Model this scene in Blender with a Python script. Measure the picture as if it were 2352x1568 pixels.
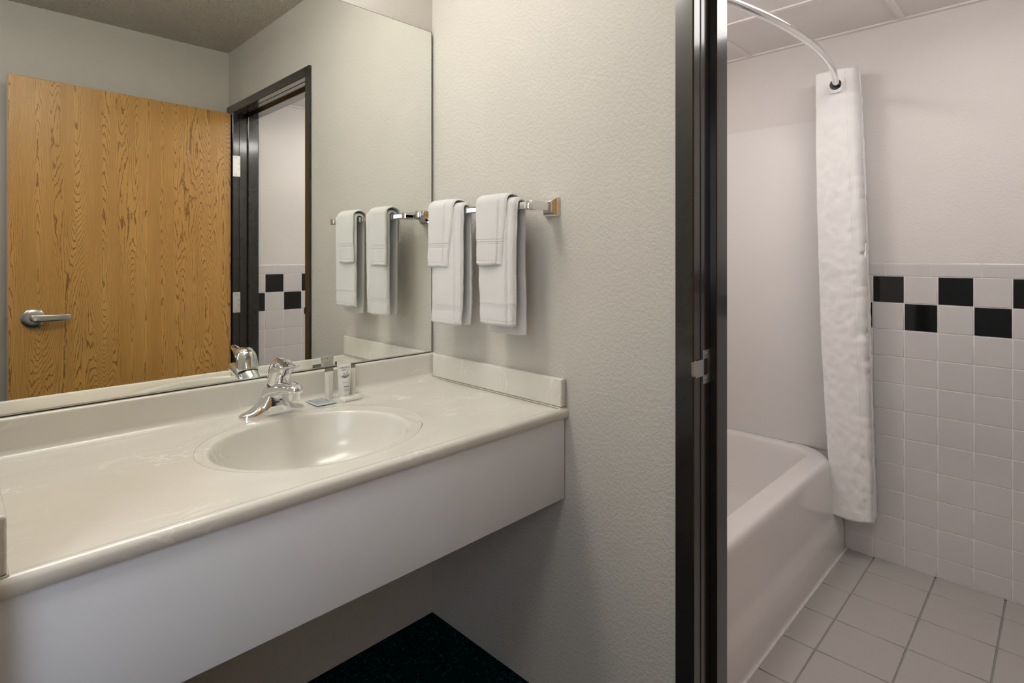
import bpy, bmesh, math, random
from mathutils import Vector, Matrix, noise
random.seed(4)
PI = math.pi
S = bpy.context.scene
C = S.collection
for o in list(bpy.data.objects): bpy.data.objects.remove(o)

# ---------------------------------------------------------------- camera
cam = bpy.data.cameras.new('camera'); cam_o = bpy.data.objects.new('camera', cam); C.objects.link(cam_o)
cam_o.location = (-1.2032, -1.5827, 1.25)
cam_o.rotation_euler = (PI/2, 0, math.radians(44.6561 - 90))
cam.sensor_width = 36; cam.lens = 36*1289.19/2352
cam.shift_x = -0.9/2352; cam.shift_y = -(784 - 586.5)/2352
cam.clip_start = 0.02
S.camera = cam_o
# ---------------------------------------------------------------- exposure
S.view_settings.view_transform = 'Standard'; S.view_settings.look = 'None'
S.view_settings.gamma = 1; S.view_settings.use_curve_mapping = False
S.view_settings.exposure = 0.0
# ---------------------------------------------------------------- world (daylight outside the added window)
W = bpy.data.worlds.new('world'); S.world = W; W.use_nodes = True
bg = W.node_tree.nodes['Background']; bg.inputs[0].default_value = (0.62, 0.78, 1.0, 1); bg.inputs[1].default_value = 0.6
# ---------------------------------------------------------------- lights
def area(name, loc, target, sx, sy, power, col, spread=180):
    l = bpy.data.lights.new(name, 'AREA'); l.shape = 'RECTANGLE'; l.size = sx; l.size_y = sy
    l.energy = power; l.color = col; l.spread = math.radians(spread)
    o = bpy.data.objects.new(name, l); C.objects.link(o); o.location = loc
    o.rotation_euler = (Vector(target) - Vector(loc)).to_track_quat('-Z', 'Y').to_euler()
    return o
VANITY_EMIT = 18.3
BATH_EMIT = 5.8
SHOWER_FILL_EMIT = 25.0
WINDOW_FILL_POWER = 18.0
ENTRY_FILL_EMIT = 13.5
area('window_fill_light', (-2.65, -1.99, 1.60), (-2.65, 0, 1.60), 1.4, 1.1, WINDOW_FILL_POWER, (0.80, 0.85, 1.0))  # added cool fill for the apron, just inside an unseen window

# ================================================================ materials
def M(name):
    m = bpy.data.materials.new(name); m.use_nodes = True
    return m, m.node_tree, m.node_tree.nodes['Principled BSDF']
def N(t, k, **kw):
    n = t.nodes.new(k)
    for a, b in kw.items(): setattr(n, a, b)
    return n
def L(t, a, b): t.links.new(a, b)
def coord(t, scale=(1, 1, 1)):
    c = N(t, 'ShaderNodeTexCoord'); mp = N(t, 'ShaderNodeMapping'); mp.inputs['Scale'].default_value = scale
    L(t, c.outputs['Object'], mp.inputs['Vector']); return mp.outputs['Vector']
def noi(t, v, scale, detail=2, rough=.5, dist=0):
    n = N(t, 'ShaderNodeTexNoise'); n.inputs['Scale'].default_value = scale; n.inputs['Detail'].default_value = detail
    n.inputs['Roughness'].default_value = rough; n.inputs['Distortion'].default_value = dist
    L(t, v, n.inputs['Vector']); return n.outputs['Fac']
def mathn(t, op, a, b=None, clamp=False):
    n = N(t, 'ShaderNodeMath', operation=op); n.use_clamp = clamp
    for i, x in enumerate((a, b)):
        if x is None: continue
        if isinstance(x, (int, float)): n.inputs[i].default_value = x
        else: L(t, x, n.inputs[i])
    return n.outputs[0]
def ramp(t, f, stops):
    r = N(t, 'ShaderNodeValToRGB'); e = r.color_ramp.elements
    while len(e) < len(stops): e.new(.5)
    for i, (p, c) in enumerate(stops): e[i].position = p; e[i].color = (c[0], c[1], c[2], 1)
    L(t, f, r.inputs[0]); return r.outputs[0]
def bump(t, h, p, strength, dist):
    b = N(t, 'ShaderNodeBump'); b.inputs['Strength'].default_value = strength; b.inputs['Distance'].default_value = dist
    L(t, h, b.inputs['Height']); L(t, b.outputs[0], p.inputs['Normal'])
def flat(name, col, rough=.5, metal=0, var=.04, scale=30, **kw):
    m, t, p = M(name); v = coord(t); f = noi(t, v, scale, 3)
    a = [max(0, c*(1-var)) for c in col]; b = [min(1, c*(1+var)) for c in col]
    L(t, ramp(t, f, [(.3, a), (.7, b)]), p.inputs['Base Color'])
    p.inputs['Roughness'].default_value = rough; p.inputs['Metallic'].default_value = metal
    for k, x in kw.items(): p.inputs[k.replace('_', ' ')].default_value = x
    return m
def paint(name, col, bs=.30, rough=.55, scale=1.45):
    m, t, p = M(name); v = coord(t)
    L(t, ramp(t, noi(t, v, 3, 3), [(.3, [c*.975 for c in col]), (.7, [min(1, c*1.02) for c in col])]), p.inputs['Base Color'])
    h1 = noi(t, v, 75*scale, 3, .5, .25); h2 = noi(t, v, 190*scale, 2, .5)
    h = mathn(t, 'ADD', mathn(t, 'MULTIPLY', ramp(t, h1, [(.42, (0, 0, 0)), (.6, (1, 1, 1))]), .8), mathn(t, 'MULTIPLY', h2, .35))
    bump(t, h, p, bs, .0022); p.inputs['Roughness'].default_value = rough
    return m
wall_m = paint('textured_wall_paint', (.61, .585, .535))
wallb_m = paint('bathroom_wall_paint', (.78, .74, .71), .18)
def popcorn():
    m, t, p = M('popcorn_ceiling'); v = coord(t)
    p.inputs['Base Color'].default_value = (.72, .68, .60, 1); p.inputs['Roughness'].default_value = .8
    vo = N(t, 'ShaderNodeTexVoronoi'); vo.inputs['Scale'].default_value = 100; L(t, v, vo.inputs['Vector'])
    h = mathn(t, 'ADD', mathn(t, 'SUBTRACT', 1, vo.outputs['Distance']), noi(t, v, 60, 3))
    bump(t, h, p, 1.0, .012); return m
pop_m = popcorn()
panel_m = flat('lay_in_ceiling_panel', (.84, .80, .78), .75, 0, .03, 200)
grid_m = flat('ceiling_grid_metal', (.86, .82, .80), .45, 0, .02)
def carpet():
    m, t, p = M('teal_carpet'); v = coord(t)
    vo = N(t, 'ShaderNodeTexVoronoi'); vo.inputs['Scale'].default_value = 190; L(t, v, vo.inputs['Vector'])
    f = mathn(t, 'MULTIPLY', mathn(t, 'SUBTRACT', 1, vo.outputs['Distance']), noi(t, v, 60, 3))
    L(t, ramp(t, f, [(.25, (.001, .012, .014)), (.42, (.003, .055, .062)), (.58, (.03, .30, .31))]), p.inputs['Base Color'])
    p.inputs['Roughness'].default_value = 1; p.inputs['Specular IOR Level'].default_value = .05
    bump(t, f, p, 1, .006); return m
carpet_m = carpet()
def marble():
    m, t, p = M('cultured_marble'); v = coord(t, (1, 1.8, 1.3))
    def vein(sc, w, dist, off):
        mp = N(t, 'ShaderNodeMapping'); mp.inputs['Location'].default_value = off; L(t, v, mp.inputs['Vector'])
        n = noi(t, mp.outputs['Vector'], sc, 4, .5, dist)
        a = mathn(t, 'ABSOLUTE', mathn(t, 'SUBTRACT', n, .5))
        return mathn(t, 'SUBTRACT', 1, mathn(t, 'DIVIDE', a, w), True)
    v1 = vein(3.0, .010, 1.3, (2, 1, 0)); v2 = vein(6.0, .012, 1.6, (5, 3, 1))
    mask = ramp(t, noi(t, v, 3.5, 2), [(.46, (0, 0, 0)), (.62, (1, 1, 1))])
    f = mathn(t, 'MULTIPLY', mathn(t, 'ADD', mathn(t, 'MULTIPLY', v1, .8), mathn(t, 'MULTIPLY', v2, .5), True), mask)
    mx = N(t, 'ShaderNodeMix', data_type='RGBA'); L(t, f, mx.inputs[0])
    L(t, ramp(t, noi(t, v, 5, 3, .5, 1), [(.3, (.72, .70, .64)), (.7, (.75, .73, .67))]), mx.inputs[6])
    mx.inputs[7].default_value = (.93, .91, .85, 1)
    L(t, mx.outputs[2], p.inputs['Base Color']); p.inputs['Roughness'].default_value = .22
    p.inputs['Coat Weight'].default_value = .12; p.inputs['Coat Roughness'].default_value = .06
    return m
marble_m = marble()
apron_m = flat('satin_white_laminate', (.80, .84, .89), .38, 0, .02, 6)
caulk_m = flat('caulk', (.60, .57, .48), .5, 0, .1, 120)
caulkw_m = flat('white_caulk', (.78, .74, .72), .45, 0, .08, 90)
def chrome(name, rough=.05, col=(.82, .82, .83)):
    m, t, p = M(name); v = coord(t); p.inputs['Base Color'].default_value = (*col, 1); p.inputs['Metallic'].default_value = 1
    f = noi(t, v, 40, 3); r = N(t, 'ShaderNodeMapRange'); L(t, f, r.inputs[0])
    r.inputs[3].default_value = rough*.7; r.inputs[4].default_value = rough*1.4; L(t, r.outputs[0], p.inputs['Roughness'])
    return m
chrome_m = chrome('polished_chrome'); nickel_m = chrome('satin_nickel', .30, (.62, .61, .60))
hinge_m = chrome('hinge_metal', .42, (.78, .77, .75)); steel_m = chrome('strike_metal', .33, (.50, .49, .47))
def mirror_mat():
    m, t, p = M('mirror_silver'); p.inputs['Base Color'].default_value = (.90, .92, .885, 1); p.inputs['Metallic'].default_value = 1
    f = noi(t, coord(t), 2, 2); r = N(t, 'ShaderNodeMapRange'); L(t, f, r.inputs[0])
    r.inputs[3].default_value = 0; r.inputs[4].default_value = .004; L(t, r.outputs[0], p.inputs['Roughness']); return m
mirror_m = mirror_mat()
edge_m = flat('mirror_dark_edge', (.035, .035, .03), .35, 0, .3, 80)
frame_m = flat('dark_bronze_frame_enamel', (.020, .018, .016), .20, 0, .08, 12, Coat_Weight=.45, Coat_Roughness=.09, Specular_IOR_Level=.4)
gasket_m = flat('black_rubber', (.006, .006, .006), .6, 0, .1)
black_m = flat('black_plastic', (.008, .008, .008), .3, 0, .1)
def oak():
    m, t, p = M('golden_oak_veneer')
    v = coord(t, (1.0, 1.0, .16))
    warp = noi(t, v, 26, 3, .55)
    v2 = coord(t, (1, 1, .085)); n2 = noi(t, v2, 7.5, 1.0, .4)
    fld = mathn(t, 'ADD', mathn(t, 'MULTIPLY', n2, 1.0), mathn(t, 'MULTIPLY', warp, .05))
    fib = noi(t, coord(t, (1, 1, .035)), 190, 2, .6)
    ph = mathn(t, 'ADD', mathn(t, 'MULTIPLY', fld, 74), mathn(t, 'MULTIPLY', fib, .5))
    fr = mathn(t, 'FRACT', ph)
    brk = noi(t, coord(t, (1, 1, .22)), 260, 2, .6)
    line = ramp(t, mathn(t, 'ADD', fr, mathn(t, 'MULTIPLY', mathn(t, 'SUBTRACT', brk, .5), .35)), [(.0, (0, 0, 0)), (.66, (.0, .0, .0)), (.77, (1, 1, 1)), (.86, (1, 1, 1)), (.94, (0, 0, 0))])
    base = ramp(t, noi(t, coord(t, (1, 1, .1)), 12, 2), [(.3, (.62, .325, .080)), (.7, (.72, .40, .115))])
    mx = N(t, 'ShaderNodeMix', data_type='RGBA'); L(t, mathn(t, 'MULTIPLY', line, .85), mx.inputs[0]); L(t, base, mx.inputs[6])
    mx.inputs[7].default_value = (.20, .085, .020, 1)
    mf = N(t, 'ShaderNodeMix', data_type='RGBA'); L(t, ramp(t, fib, [(.45, (0, 0, 0)), (.72, (.55, .55, .55))]), mf.inputs[0])
    L(t, mx.outputs[2], mf.inputs[6]); mf.inputs[7].default_value = (.45, .235, .075, 1)
    L(t, mf.outputs[2], p.inputs['Base Color']); p.inputs['Roughness'].default_value = .33
    bump(t, mathn(t, 'SUBTRACT', 1, line), p, .12, .0006)
    return m
oak_m = oak()
doorband_m = flat('door_edge_band', (.56, .42, .30), .4, 0, .06)
tile_m = flat('glazed_white_tile', (.69, .66, .65), .10, 0, .02, 4, Coat_Weight=.3)
tileb_m = flat('glazed_black_tile', (.008, .009, .009), .06, 0, .05)
grout_m = flat('pale_grout', (.90, .87, .85), .8, 0, .05, 80)
def floortile():
    m, t, p = M('grey_floor_tile'); v = coord(t)
    a = noi(t, v, 700, 2, .6)
    L(t, ramp(t, a, [(.35, (.38, .352, .335)), (.5, (.46, .43, .408)), (.7, (.54, .507, .483))]), p.inputs['Base Color'])
    p.inputs['Roughness'].default_value = .42; bump(t, a, p, .15, .0006); return m
ftile_m = floortile()
fgrout_m = flat('floor_grout', (.30, .277, .262), .85, 0, .12, 40)
tub_m = flat('tub_enamel', (.80, .765, .745), .11, 0, .01, 3, Coat_Weight=.35, Coat_Roughness=.03)
surround_m = flat('surround_panel', (.84, .81, .79), .42, 0, .01, 3)
def terry():
    m, t, p = M('white_terry'); v = coord(t)
    n = noi(t, v, 620, 3, .65)
    L(t, ramp(t, n, [(.3, (.90, .895, .885)), (.7, (.96, .955, .945))]), p.inputs['Base Color'])
    p.inputs['Roughness'].default_value = .95; p.inputs['Sheen Weight'].default_value = .3
    bump(t, n, p, .9, .0035); return m
terry_m = terry()
def curtain_mat():
    m, t, p = M('curtain_fabric'); v = coord(t)
    n = noi(t, v, 14, 4, .6, .4); f = noi(t, v, 500, 2)
    p.inputs['Base Color'].default_value = (.93, .915, .90, 1); p.inputs['Roughness'].default_value = .6
    w2 = noi(t, coord(t, (1, 1, .5)), 34, 3, .6, 1.2)
    bump(t, mathn(t, 'ADD', mathn(t, 'ADD', n, mathn(t, 'MULTIPLY', w2, .25)), mathn(t, 'MULTIPLY', f, .03)), p, .28, .006)
    p.inputs['Subsurface Weight'].default_value = 0
    return m
curtain_m = curtain_mat()
white_m = flat('white_plastic', (.80, .79, .75), .3, 0, .02)
clearw_m = flat('frosted_tube_plastic', (.80, .78, .71), .3, 0, .03)
band_m = flat('grey_crimp_band', (.22, .21, .175), .35, 0, .1)
soap_m = flat('soap_paper', (.78, .76, .70), .45, 0, .03)
sachet_m = flat('pale_blue_foil', (.50, .57, .60), .3, 0, .05, 60)
ink_m = flat('dark_ink', (.05, .06, .09), .6, 0, .05)
inkg_m = flat('grey_ink', (.28, .29, .30), .6, 0, .05)
tan_m = flat('tan_ink', (.50, .38, .26), .6, 0, .05)
red_m = flat('red_marker', (.35, .06, .05), .3, 0, .05)
def wrap_mat():
    m, t, p = M('clear_wrap'); p.inputs['Base Color'].default_value = (.9, .9, .88, 1); p.inputs['Roughness'].default_value = .12
    p.inputs['Alpha'].default_value = .28; bump(t, noi(t, coord(t), 90, 2), p, .5, .002); return m
wrap_m = wrap_mat()
def emis(name, col, s):
    m, t, p = M(name); p.inputs['Base Color'].default_value = (.9, .9, .9, 1)
    v = coord(t); f = noi(t, v, 5, 1)
    L(t, ramp(t, f, [(.2, [c*.98 for c in col]), (.8, col)]), p.inputs['Emission Color'])
    p.inputs['Emission Strength'].default_value = s; return m
vlamp_m = emis('vanity_diffuser', (1.0, .955, .885), VANITY_EMIT)
efill_m = emis('entry_fill_diffuser', (1.0, .955, .90), ENTRY_FILL_EMIT)
sfill_m = emis('shower_fill_diffuser', (1.0, .95, .92), SHOWER_FILL_EMIT)
blamp_m = emis('bathroom_diffuser', (1.0, .95, .92), BATH_EMIT)
def glass():
    m, t, p = M('window_glass'); p.inputs['Transmission Weight'].default_value = 1; p.inputs['Roughness'].default_value = 0
    p.inputs['Base Color'].default_value = (.95, .97, 1, 1); p.inputs['IOR'].default_value = 1.45; return m
glass_m = glass()

# ================================================================ helpers
def link(name, me, mats, parent=None, smooth=False, loc=None):
    o = bpy.data.objects.new(name, me); C.objects.link(o)
    for m in (mats if isinstance(mats, (list, tuple)) else [mats]): me.materials.append(m)
    if parent: o.parent = parent
    if loc: o.location = loc
    if smooth:
        for p in me.polygons: p.use_smooth = True
    return o
def bmobj(name, bm, mats, parent=None, smooth=False, loc=None, angle=None):
    bmesh.ops.recalc_face_normals(bm, faces=bm.faces)
    me = bpy.data.meshes.new(name); bm.to_mesh(me); bm.free()
    o = link(name, me, mats, parent, smooth, loc)
    if angle:
        me.shade_smooth() if hasattr(me, 'shade_smooth') else None
        for p in me.polygons: p.use_smooth = True
        me.set_sharp_from_angle(angle=math.radians(angle))
    return o
def pydata(name, vs, fs, mats, parent=None, smooth=False, fix=True):
    bm = bmesh.new(); V = [bm.verts.new(v) for v in vs]
    for f in fs:
        try: bm.faces.new([V[i] for i in f])
        except ValueError: pass
    if not fix:
        me = bpy.data.meshes.new(name); bm.to_mesh(me); bm.free(); return link(name, me, mats, parent, smooth)
    return bmobj(name, bm, mats, parent, smooth)
def addbox(bm, x0, x1, y0, y1, z0, z1, bev=0, seg=2, mat=0):
    r = bmesh.ops.create_cube(bm, size=1)
    for v in r['verts']:
        v.co = Vector(((x0+x1)/2 + v.co.x*(x1-x0), (y0+y1)/2 + v.co.y*(y1-y0), (z0+z1)/2 + v.co.z*(z1-z0)))
    fs = set(f for v in r['verts'] for f in v.link_faces)
    for f in fs: f.material_index = mat
    if bev:
        es = list(set(e for v in r['verts'] for e in v.link_edges))
        rr = bmesh.ops.bevel(bm, geom=es, offset=bev, segments=seg, affect='EDGES', profile=.5)
        for f in rr['faces']: f.material_index = mat
def box(name, x0, x1, y0, y1, z0, z1, mat, parent=None, bev=0, seg=2):
    bm = bmesh.new(); addbox(bm, x0, x1, y0, y1, z0, z1, bev, seg)
    return bmobj(name, bm, mat, parent, angle=35 if bev else None)
def boxes(name, lst, mat, parent=None, bev=0):
    bm = bmesh.new()
    for b in lst: addbox(bm, *b, bev=bev)
    return bmobj(name, bm, mat, parent, angle=35 if bev else None)
def addtube(bm, pts, rad, n=16, cap=True, mat=0):
    P = [Vector(p) for p in pts]; rings = []
    up = None
    for i, p in enumerate(P):
        d = (P[min(i+1, len(P)-1)] - P[max(i-1, 0)]).normalized()
        if up is None: up = Vector((0, 0, 1)) if abs(d.z) < .9 else Vector((1, 0, 0))
        a = d.cross(up).normalized(); b = a.cross(d).normalized(); up = b
        r = rad[i] if isinstance(rad, (list, tuple)) else rad
        rings.append([bm.verts.new(p + a*math.cos(2*PI*k/n)*r + b*math.sin(2*PI*k/n)*r) for k in range(n)])
    for i in range(len(rings)-1):
        for k in range(n):
            f = bm.faces.new([rings[i][k], rings[i][(k+1) % n], rings[i+1][(k+1) % n], rings[i+1][k]]); f.material_index = mat
    if cap: bm.faces.new(rings[0][::-1]); bm.faces.new(rings[-1])
def tube(name, pts, rad, mat, parent=None, n=16):
    bm = bmesh.new(); addtube(bm, pts, rad, n); return bmobj(name, bm, mat, parent, angle=40)
def loft(name, rings, mats, parent=None, closed=True, cap=True, angle=45):
    bm = bmesh.new(); R = [[bm.verts.new(p) for p in r] for r in rings]; n = len(R[0])
    for i in range(len(R)-1):
        for k in range(n if closed else n-1):
            try: bm.faces.new([R[i][k], R[i][(k+1) % n], R[i+1][(k+1) % n], R[i+1][k]])
            except ValueError: pass
    if cap and closed:
        bm.faces.new(R[0][::-1]); bm.faces.new(R[-1])
    bmesh.ops.remove_doubles(bm, verts=bm.verts, dist=1e-6)
    return bmobj(name, bm, mats, parent, angle=angle)
def extrude_x(name, prof, x0, x1, mat, parent=None, angle=40):      # prof = closed (y, z) outline
    return loft(name, [[(x, y, z) for y, z in prof] for x in (x0, x1)], mat, parent, angle=angle)
def empty(name, loc=(0, 0, 0), rz=0):
    o = bpy.data.objects.new(name, None); C.objects.link(o); o.location = loc; o.rotation_euler = (0, 0, rz)
    o.empty_display_size = .05; return o
def tag(o, label, cat, group=None, kind=None):
    o['label'] = label; o['category'] = cat
    if group: o['group'] = group
    if kind: o['kind'] = kind
    return o
def struct(o, label=None, cat=None):
    o['kind'] = 'structure'
    if label: o['label'] = label; o['category'] = cat
    return o
def copy_tree(o, parent=None):
    c = o.copy(); C.objects.link(c); c.parent = parent
    for ch in list(o.children): copy_tree(ch, c)
    return c
def arc(cx, cy, r, a0, a1, n):
    return [(cx + r*math.cos(math.radians(a0+(a1-a0)*i/n)), cy + r*math.sin(math.radians(a0+(a1-a0)*i/n))) for i in range(n+1)]

# ================================================================ the setting
XL = -1.168           # face of the partition at the left end of the vanity
X2 = 1.511; YB = -2.02; ZC = 2.465; ZB = 2.195; TW = .123
YF = -1.95            # bathroom front wall
HO, HI = -.937, -1.965   # outer edges of the door frame
struct(box('wall_mirror', XL, -.0005, .0005, .12, 0, ZC, wall_m), 'textured beige wall behind the mirror and vanity', 'wall')
struct(boxes('wall_towel', [(0, TW, HO-.035, .12, 0, ZC), (0, TW, HI+.03, HO-.035, 2.10, ZC), (0, TW, YB-.1, HI+.03, 0, ZC)], wall_m), 'textured beige wall carrying the towel bar and the dark door frame', 'wall')
struct(boxes('wall_rear', [(-1.9, -.0005, YB-.1, YB, 0, ZC), (-4.2, -3.4, YB-.1, YB, 0, ZC), (-3.4, -1.9, YB-.1, YB, 0, .95), (-3.4, -1.9, YB-.1, YB, 2.25, ZC)], wall_m), 'beige wall behind the oak door, seen in the mirror', 'wall')
struct(box('wall_partition', XL-.1, XL, -.64, 1.5, 0, ZC, wall_m), 'short partition wall at the left end of the vanity', 'wall')
struct(box('wall_bedroom', -4.2, XL-.1, 1.5, 1.6, 0, ZC, wall_m), 'bedroom wall beyond the partition', 'wall')
struct(box('wall_far', -4.3, -4.2, YB-.1, 1.6, 0, ZC, wall_m), 'bedroom wall opposite the doorway', 'wall')
w = empty('fill_window_1', (-2.65, YB-.05, .95), PI/2); struct(w, 'unseen bedroom window in a white frame, added for the cool fill light', 'window')  # unseen window, added to give the cool fill a source
boxes('window_frame', [(-.03, .03, -.75, -.70, 0, 1.3), (-.03, .03, .70, .75, 0, 1.3), (-.03, .03, -.70, .70, 0, .05), (-.03, .03, -.70, .70, 1.25, 1.3), (-.02, .02, -.02, .02, .05, 1.25)], white_m, w)
box('window_pane', -.004, .004, -.70, .70, .05, 1.25, glass_m, w)
struct(box('floor', -4.3, .0, YB-.1, 1.6, -.08, 0, carpet_m), 'dark teal carpet', 'floor')
struct(box('ceiling', -4.3, .12, YB-.1, 1.6, ZC, ZC+.08, pop_m), 'popcorn textured ceiling', 'ceiling')
struct(box('wall_tub_end', X2, X2+.1, YF-.1, -.02, 0, 2.5, wallb_m), 'pale bathroom wall above the white tile and the tub end', 'wall')
struct(box('wall_tub_back', TW, X2, -.12, -.02, 0, 2.5, wallb_m), 'pale bathroom wall along the back of the tub', 'wall')
struct(box('wall_bathroom_front', TW, X2, YF-.1, YF, 0, 2.5, wallb_m), 'pale bathroom wall opposite the tub', 'wall')
struct(box('wall_bathroom_side', TW-.0001, TW+.012, HO-.04, -.12, 0, 2.5, wallb_m), 'bathroom face of the towel wall', 'wall')
struct(box('floor_bathroom', -.0, X2+.05, YF-.05, -.12, -.08, -.004, fgrout_m), 'bathroom floor bed under the grey tiles', 'floor')
struct(box('door_sill', 0, .02, -1.93, -.98, -.004, .003, gasket_m), 'dark threshold strip', 'trim').name = 'trim_4'

# grey floor tiles (pattern of one floor: one mesh)
def pillow(bm, o, u, v, n, a0, a1, b0, b1, h=.0025, e=.003, mat=0):
    O = Vector(o); U = Vector(u); V = Vector(v); Nn = Vector(n)
    def q(a, b, c): return bm.verts.new(O + U*a + V*b + Nn*c)
    lv = [(0, 0), (.25, .62), (.55, .88), (1, 1)]
    rings = []
    for t_, hh in lv:
        i = e*t_
        rings.append([q(a0+i, b0+i, h*hh), q(a1-i, b0+i, h*hh), q(a1-i, b1-i, h*hh), q(a0+i, b1-i, h*hh)])
    for r in range(len(rings)-1):
        for k in range(4):
            f = bm.faces.new([rings[r][k], rings[r][(k+1) % 4], rings[r+1][(k+1) % 4], rings[r+1][k]]); f.material_index = mat; f.smooth = True
    f = bm.faces.new(rings[-1]); f.material_index = mat; f.smooth = False
bm = bmesh.new()
xs = [1.511, 1.366]
while xs[-1] > .02: xs.append(xs[-1]-.2085)
ys = [-.905, -1.0145]
while ys[-1] > YF: ys.append(ys[-1]-.205)
g = .0023
for i in range(len(xs)-1):
    for j in range(len(ys)-1):
        x1, x0 = xs[i], max(xs[i+1], .0); y1, y0 = ys[j], max(ys[j+1], YF)
        if y0 < -.98 or x0 > TW:
            pillow(bm, (0, 0, -.004), (1, 0, 0), (0, 1, 0), (0, 0, 1), max(x0, .022)+g, x1-g, y0+g, y1-g, .004, .002)
t = bmobj('floor_tiles', bm, [ftile_m]); struct(t, 'speckled grey square tiles on the bathroom floor', 'floor tiles'); t.name = 'floor_tiled'

# wall tiles
zr = [0.004, .0783] + [.0783+.1088*k for k in range(1, 11)]
zt = zr[-1]
# end wall: columns run towards the viewer's right (decreasing y); u = -y
ul = [.9075] + [1.009+.1085*k for k in range(0, 9)]
ul = [u for u in ul if u < 1.95] + [1.9495]
bm = bmesh.new()
def tiles_on(bm, org, ud, nd, ul, zr, trim_u, ztop, flip):
    g = .0017
    for r in range(len(zr)-1):
        for c in range(len(ul)-1):
            lay = len(zr)-2-r; cc = c-1+flip
            bl = (lay == 0 and cc % 2 == 0) or (lay == 1 and cc % 2 == 1)
            pillow(bm, org, ud, (0, 0, 1), nd, ul[c]+g, ul[c+1]-g, zr[r]+g, zr[r+1]-g, .0022, .0014, 1 if bl else 0)
    for c in range(len(trim_u)-1):
        a0, a1 = trim_u[c]+g, trim_u[c+1]-g; O = Vector(org); U = Vector(ud); Nn = Vector(nd)
        prof = [(zr[-1]+g, 0), (zr[-1]+g+.001, .0022), (ztop-.009, .0026), (ztop-.005, .0022), (ztop-.002, .0012), (ztop, 0)]
        A = [bm.verts.new(O+U*a0+Vector((0, 0, z))+Nn*h) for z, h in prof]; B = [bm.verts.new(O+U*a1+Vector((0, 0, z))+Nn*h) for z, h in prof]
        for i in range(len(prof)-1):
            f = bm.faces.new([A[i], B[i], B[i+1], A[i+1]]); f.smooth = False
        bm.faces.new(A); bm.faces.new(B[::-1])
tiles_on(bm, (X2-.003, 0, 0), (0, -1, 0), (-1, 0, 0), ul, zr, [.9075] + [1.0532+.152*k for k in range(0, 6)] + [1.9495], 1.2197, 0)
o = bmobj('wall_tile_end', bm, [tile_m, tileb_m]); struct(o, 'white wall tile with a black checker band beside the shower curtain', 'wall tile')
struct(box('wall_grout_end', X2-.003, X2, YF, -.9075, 0, 1.216, grout_m), 'pale grout bed under the end wall tile', 'grout')
zr2 = [.006, 1.1352-.1141*9] + [1.1352-.1141*k for k in range(8, -1, -1)]
ul2 = [.135, .1861] + [.1861+.1152*k for k in range(1, 12)]; ul2 = [u for u in ul2 if u < X2-.02] + [X2-.006]
bm = bmesh.new()
tiles_on(bm, (0, YF+.003, 0), (1, 0, 0), (0, 1, 0), ul2, zr2, [.135, .226, .3909, .556, .721, .886, 1.051, 1.216, 1.381, X2-.006], 1.1926, 0)
o = bmobj('wall_tile_front', bm, [tile_m, tileb_m]); struct(o, 'white wall tile with a black checker band seen through the doorway in the mirror', 'wall tile')
struct(box('wall_grout_front', TW, X2-.006, YF, YF+.003, 0, 1.189, grout_m), 'pale grout bed under the front wall tile', 'grout')

# bathroom lay-in ceiling
struct(box('ceiling_bathroom', TW, X2, YF, -.12, ZB+.006, ZB+.05, panel_m), 'smooth white lay-in ceiling panels of the bathroom', 'ceiling')
gl = [(X2-.022, X2, YF, -.12, ZB-.001, ZB+.006), (TW+.012, X2, YF, YF+.022, ZB-.001, ZB+.006), (TW+.012, X2, -.142, -.12, ZB-.001, ZB+.006)]
for x in (1.07, .46): gl.append((x-.012, x+.012, YF, -.12, ZB, ZB+.006))
for y in (-.507, -1.113, -1.72): gl.append((TW, X2-.022, y-.0115, y+.0115, ZB-.0005, ZB+.006))
struct(boxes('trim_1', gl, grid_m), 'white metal grid of the bathroom ceiling', 'ceiling grid')

# ---- dark door frame (trim_2), seen head-on and in the mirror
fr = empty('trim_2', (0, 0, 0)); struct(fr, 'dark bronze metal door frame of the bathroom doorway', 'door frame')
XA, XB = -.012, .135
def jamb_prof(yo, s):     # s=-1: latch side (opening towards -y), s=+1: hinge side
    yi = yo + s*.045; ys_ = yi + s*.016
    return [(XA, yo), (XA, yi - s*.003), (XA+.003, yi), (.018, yi), (.020, yi - s*.003), (.024, yi - s*.003), (.026, yi), (.071, yi), (.0715, ys_ - s*.002), (.0735, ys_), (XB-.006-.002, ys_), (XB-.006, ys_ - s*.002), (XB-.003, ys_-s*.004), (XB, yi), (XB, yo), (TW+.002, yo), (TW+.002, yo+s*.02), (-.002, yo+s*.02), (-.002, yo)]
loft('latch_jamb', [[(x, y, z) for x, y in jamb_prof(HO, -1)] for z in (0, 2.135)], frame_m, fr, angle=30)
HG = HI + .0   # outer edge hinge side
loft('hinge_jamb', [[(x, y, z) for x, y in jamb_prof(HG, 1)] for z in (0, 2.135)], frame_m, fr, angle=30)
hp = [(x, 2.135 - (HO - y)) for x, y in jamb_prof(HO, -1)]
loft('head_jamb', [[(x, y, z) for x, z in hp] for y in (HO-.044, HG+.044)], frame_m, fr, angle=30)
box('frame_filler', XA, -.002, YB+.001, HG, 0, 2.135, frame_m, fr)
box('rubber_seal', .0195, .0245, HO-.045-.0008, HO-.043, .02, 2.08, gasket_m, fr)
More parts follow.
